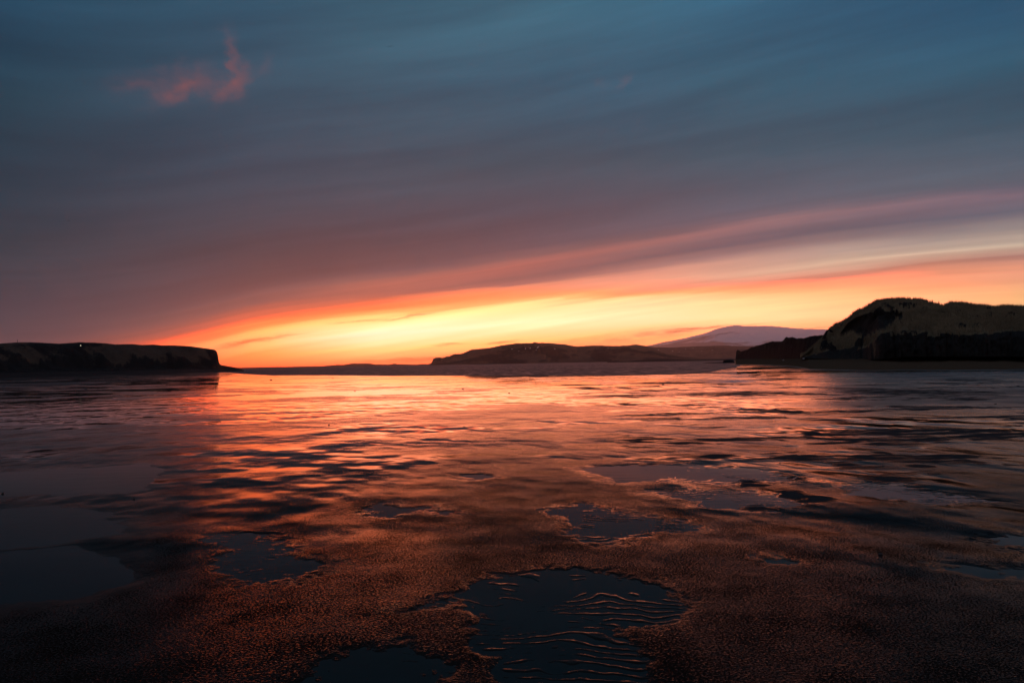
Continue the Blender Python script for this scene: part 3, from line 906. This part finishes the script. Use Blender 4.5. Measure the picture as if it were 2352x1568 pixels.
M_STONE = mat_plain('wet_stone', (0.016, 0.014, 0.014), 0.55, 0.4, 3.0)
M_PALE = mat_plain('pale_stone', (0.34, 0.31, 0.28), 0.8, 0.2, 3.0)
stone_meshes = [rock_mesh('stone_%d' % k, 40 + k, flat=0.55 + 0.09 * k) for k in range(5)]
for me in stone_meshes:
    me.materials.append(M_STONE)
SRC = 0.9408
STONES = [  # place in the photograph (x, y), width in its pixels, label
    (209, 950, 9, 'dark stone in the left shallows, largest stone below the headland'),
    (275, 947, 6, 'flat dark stone just right of the largest stone below the headland'),
    (438, 940, 4, 'left one of two small stones below the cliff end of the headland'),
    (462, 938, 4, 'right one of two small stones below the cliff end of the headland'),
    (250, 921, 4, 'small stone close under the dark rock shelf of the headland, left one'),
    (321, 928, 3.5, 'small stone close under the dark rock shelf of the headland, right one'),
    (662, 928, 6, 'dark stone in the bright reflection just right of the cliff end'),
    (671, 919, 3, 'tiny stone at the sea edge right of the cliff end'),
    (813, 923, 4, 'small stone in the bright reflection below the low far islands'),
    (866, 954, 4, 'small stone among dark ruffled bands below the low far islands'),
    (1130, 949, 7, 'rounded dark stone in the golden reflection below the left end of the hill'),
    (1194, 942, 4, 'small flat stone right of the rounded stone below the hill'),
    (1243, 960, 6, 'dark stone in the golden reflection below the middle of the hill'),
    (1323, 961, 3, 'tiny stone in the golden reflection below the right part of the hill'),
    (1618, 939, 5, 'dark stone below the snow mountain, near the sea edge'),
    (1664, 1041, 5, 'lone dark stone on smooth orange film right of centre'),
    (1533, 1063, 5, 'small stone left of and nearer than the lone stone on orange film'),
    (1904, 1131, 5, 'small stone in the broken pools at right, left one of two'),
    (2155, 1139, 6, 'small stone in the broken pools at right, right one of two'),
    (2149, 1355, 11, 'black pebble on ruffled sand in the right foreground, nearest stone'),
    (2424, 935, 5, 'dark stone below the dune at the far right, left one'),
    (2486, 944, 7, 'dark stone below the dune at the far right, at the frame edge'),
    (2430, 987, 10, 'long flat stone on pale wet sand at the far right'),
    (7, 1205, 6, 'dark pebble at the left edge of the photo beside the smooth pools'),
    (326, 1219, 6, 'small pebble on dark ruffled sand right of the smooth left pools'),
    (803, 1037, 5, 'small stone on an orange band left of centre'),
    (1133, 1042, 5, 'small stone on an orange band at the centre'),
]
for k, (sx, sy, wpx, lab) in enumerate(STONES):
    p = ground_pt(sx * SRC, sy * SRC)
    dist = math.hypot(p[0], p[1])
    o = bpy.data.objects.new('stone', stone_meshes[k % 5])
    COL.objects.link(o)
    s_ = 0.5 * wpx * SRC / F_PX * dist
    o.location = (p[0], p[1], 0.005 + 0.05 * s_)
    o.scale = (s_, s_ * (0.7 if wpx < 9.5 else 0.4), s_ * (1.0 if k not in (1, 11, 22) else 0.45))
    o.rotation_euler.z = random.uniform(-0.6, 0.6)
    tag(o, lab, 'stone', 'stones on the tidal flat')

# boulder at the tip of the rocky point, pale stones under the rocks
bme = rock_mesh('boulder', 77, 0.7, 4)
bme.materials.append(M_ROCK)
bo = bpy.data.objects.new('boulder', bme)
COL.objects.link(bo)
p = at_dist(1672, 831, 282)
bo.location = (p[0], p[1], 0.25)
bo.scale = (2.6, 2.2, 1.5)
tag(bo, 'dark boulder standing in the sea off the tip of the rocky point', 'boulder')
pme = rock_mesh('pale_stone', 91, 0.8)
pme.materials.append(M_PALE)
for (x, y, r_, lab) in ((1846, 823.6, 0.20, 'pale stone at the foot of the grassy slope, brightest speck on the bank'),
                        (1799.5, 827.2, 0.16, 'pale stone at the foot of the black rocky point, on the bank')):
    d = 120.0
    p = at_dist(x, y, d)
    o = bpy.data.objects.new('pale_stone', pme)
    COL.objects.link(o)
    o.location = p
    o.scale = (r_, r_, r_)
    tag(o, lab, 'stone', 'pale stones on the bank')

# slab leaning against the dune crest, daylight showing under it
import bmesh


def bar_mesh(name, pts, radii, sides=7, mat=None, jit=0.0, seed=1):
    bm = bmesh.new()
    r_ = random.Random(seed)
    rings = []
    for (p, rad) in zip(pts, radii):
        ring = []
        for k in range(sides):
            a = 2 * math.pi * k / sides
            f = 1 + r_.uniform(-jit, jit)
            ring.append(bm.verts.new((p[0] + rad * f * math.cos(a), p[1] + rad * f * math.sin(a), p[2] + (r_.uniform(-jit, jit) * rad * 0.5))))
        rings.append(ring)
    for a, b in zip(rings, rings[1:]):
        for k in range(sides):
            bm.faces.new((a[k], a[(k + 1) % sides], b[(k + 1) % sides], b[k]))
    bm.faces.new(rings[0][::-1])
    bm.faces.new(rings[-1])
    me = bpy.data.meshes.new(name)
    bm.to_mesh(me)
    bm.free()
    if mat:
        me.materials.append(mat)
    return me


def place(name, me, loc, label, cat, group=None):
    o = bpy.data.objects.new(name, me)
    COL.objects.link(o)
    o.location = loc
    return tag(o, label, cat, group)


pl = at_dist(1892, 772, 134)
place('leaning_rock', bar_mesh('leaning_rock', [(0, 0, -0.5), (0.25, 0, 0.2), (0.55, 0.05, 0.75), (0.85, 0.1, 1.12), (1.25, 0.15, 1.1), (1.6, 0.2, 0.7)],
                               [0.30, 0.24, 0.20, 0.22, 0.22, 0.30], 8, M_ROCK, 0.22, 5), pl,
      'black rock slab leaning on the dune edge with daylight showing under it', 'rock')

# fence posts in the dip of the dune crest
M_WOOD = mat_plain('weathered_wood', (0.06, 0.045, 0.035), 0.9, 0.4, 6.0)
dbvh = bvh_of(dune)
for (x, ytop, ybot, lean, lab) in ((2141, 688.5, 697, 0.03, 'leftmost and thinnest fence post in the dip of the dune crest'),
                                   (2157, 692, 701, -0.02, 'middle fence post, the stoutest one in the dip of the dune crest'),
                                   (2175, 695.5, 700.5, 0.02, 'rightmost and shortest fence post in the dip of the dune crest')):
    d = 132.5
    top, bot = at_dist(x, ytop, d), at_dist(x, ybot + 3, d)
    hgt_ = top[2] - bot[2]
    post = bpy.data.objects.new('fence_post', bar_mesh('fence_post', [(0, 0, 0), (lean * 0.5, 0, hgt_ * 0.5), (lean, 0, hgt_ * 0.97), (lean, 0, hgt_)],
                                                       [0.075, 0.07, 0.066, 0.04], 8, M_WOOD, 0.06, int(x)))
    COL.objects.link(post)
    post.location = bot
    tag(post, lab, 'fence post', 'fence posts on the dune')

# ------------------------------------------------------------------ snow patches on the hill
hbvh = bvh_of(hill)
r2bvh = bvh_of(ridge2)


def snow_patch(bv, host, px, py, hw, hh, tilt, seed):
    r_ = random.Random(seed)
    c, s_ = math.cos(math.radians(tilt)), math.sin(math.radians(tilt))
    vs_, n = [], 12
    pts = [(0, 0)] + [(math.cos(2 * math.pi * k / n) * r_.uniform(0.6, 1.1), math.sin(2 * math.pi * k / n) * r_.uniform(0.6, 1.1)) for k in range(n)]
    for (u, v) in pts:
        x, y = px + u * hw * c + v * hh * s_, py - u * hw * s_ + v * hh * c
        d = ray(x, y)
        hit = bv.ray_cast(Vector(EYE), Vector(d))
        if hit[0] is None:
            return None
        vs_.append(np.array(hit[0]) - d * 1.0 + np.array([0, 0, 0.6]))
    tr = [(0, 1 + (k + 1) % n, 1 + k) for k in range(n)]
    return mesh_np('snow_patch', vs_, None, M_SNOW2, tris=tr, parent=host)


M_SNOW2 = mat_plain('old_snow', (0.75, 0.76, 0.80), 0.7, 0.08, 0.05)
for k, a in enumerate([(1176, 801.8, 2.0, 0.8, 30), (1207, 800.6, 0.9, 1.6, -10), (1217.6, 799.6, 0.8, 1.8, 0), (1236, 797.2, 4.4, 1.0, 36), (1274.5, 801.2, 1.4, 0.8, 20), (1192, 806.5, 1.0, 0.6, 0), (1232, 803.6, 1.6, 0.5, 0), (1397, 800, 1.4, 0.5, 10)]):
    snow_patch(hbvh, hill, *a, seed=300 + k)
for k, a in enumerate([(1512, 803, 1.2, 0.5, 20), (1545, 806, 0.9, 0.6, 0), (1575, 801, 1.6, 0.5, 15), (1592, 799.5, 1.4, 0.5, 30), (1560, 808, 0.8, 0.5, 0), (1612, 806, 0.8, 0.6, 0), (1636, 804, 1.0, 0.5, 10)]):
    snow_patch(r2bvh, ridge2, *a, seed=330 + k)

# ------------------------------------------------------------------ lamp and mast on the headland
M_METAL = mat_plain('dark_metal', (0.04, 0.04, 0.045), 0.6, 0.2, 4.0)
ml = bpy.data.materials.new('lit_bulb')
ml.use_nodes = True
ml.node_tree.nodes.clear()
q = NT(ml.node_tree)
em = q.node('ShaderNodeEmission')
em.inputs[0].default_value = (1.0, 0.86, 0.6, 1)
em.inputs[1].default_value = 1.0
q.l.new(em.outputs[0], q.node('ShaderNodeOutputMaterial').inputs[0])
hb = bvh_of(head)
d = ray(186, 795.5)
hit = hb.ray_cast(Vector(EYE), Vector(d))[0]
lp = bpy.data.objects.new('yard_lamp', None)
COL.objects.link(lp)
lp.location = (hit[0], hit[1], hit[2] - 0.5)
tag(lp, 'small lit yard lamp shining on top of the left headland', 'lamp')
o = bpy.data.objects.new('pole', bar_mesh('pole', [(0, 0, -0.5), (0, 0, 0.9)], [0.06, 0.05], 8, M_METAL))
COL.objects.link(o)
o.parent = lp
bm = bmesh.new()
bmesh.ops.create_uvsphere(bm, u_segments=12, v_segments=8, radius=0.2)
me = bpy.data.meshes.new('bulb')
bm.to_mesh(me)
bm.free()
me.materials.append(ml)
o = bpy.data.objects.new('bulb', me)
COL.objects.link(o)
o.location = (0, -0.25, 0.95)
o.parent = lp
b_, t_ = at_dist(40, 788, 362), at_dist(40, 779.5, 362)
H_ = t_[2] - b_[2]
mo = bpy.data.objects.new('mast', None)
COL.objects.link(mo)
mo.location = b_
tag(mo, 'thin dark mast standing on the left headland skyline', 'mast')
for nm, me in (('pole', bar_mesh('pole', [(0, 0, -0.6), (0, 0, H_)], [0.11, 0.07], 8, M_METAL)),
               ('crossarm', bar_mesh('crossarm', [(-0.45, 0, H_ * 0.72), (0.45, 0, H_ * 0.74)], [0.07, 0.07], 6, M_METAL))):
    o = bpy.data.objects.new(nm, me)
    COL.objects.link(o)
    o.parent = mo

# ------------------------------------------------------------------ birds far up in the sky
M_BIRD = mat_plain('bird_plumage', (0.05, 0.05, 0.055), 0.9, 0.2, 3.0)


def bird_mesh():
    v = [(0.0, -0.22, 0.0), (0.05, 0.0, 0.03), (-0.05, 0.0, 0.03), (0, 0.0, -0.05), (0, 0.24, 0.0),
         (0.32, -0.02, 0.14), (0.30, 0.08, 0.13), (0.68, 0.06, 0.04), (-0.32, -0.02, 0.14), (-0.30, 0.08, 0.13), (-0.68, 0.06, 0.04), (0.05, 0.1, 0.02), (-0.05, 0.1, 0.02)]
    f = [(0, 1, 2), (0, 3, 1), (0, 2, 3), (1, 4, 2), (1, 3, 4), (2, 4, 3), (1, 5, 6), (1, 6, 11), (5, 7, 6), (2, 9, 8), (2, 12, 9), (8, 9, 10)]
    me = bpy.data.meshes.new('bird')
    me.from_pydata(v, [], f)
    me.materials.append(M_BIRD)
    return me


BM = bird_mesh()
for (x, y, d, rz, ry, lab) in ((897, 107.5, 130, 0.4, -0.25, 'tiny dark bird high in the blue sky above the centre'),
                               (157, 507, 170, -0.2, 0.05, 'tiny dark bird in the grey sky at the far left'),
                               (524, 826, 300, 0.1, 0.0, 'tiny dark bird low in the orange glow right of the cliff')):
    o = place('bird', BM, at_dist(x, y, d), lab, 'bird', 'birds in the sky')
    o.rotation_euler = (0, ry, rz)

# ------------------------------------------------------------------ evening air: even haze over land and sea
hm = bpy.data.materials.new('evening_haze')
hm.use_nodes = True
hm.node_tree.nodes.clear()
q = NT(hm.node_tree)
pv_ = q.node('ShaderNodeVolumePrincipled')
pv_.inputs['Color'].default_value = (0.95, 0.90, 0.92, 1)
pv_.inputs['Density'].default_value = HAZE
pv_.inputs['Anisotropy'].default_value = 0.9
q.l.new(pv_.outputs[0], q.node('ShaderNodeOutputMaterial').inputs[1])
bx = [(sx * 19500, sy * 19500, z_) for z_ in (-1.7, 900.0) for (sx, sy) in ((-1, -1), (1, -1), (1, 1), (-1, 1))]
hz = mesh_np('haze', bx, [(0, 3, 2, 1), (4, 5, 6, 7), (0, 1, 5, 4), (1, 2, 6, 5), (2, 3, 7, 6), (3, 0, 4, 7)], hm, smooth=False, kind='stuff')
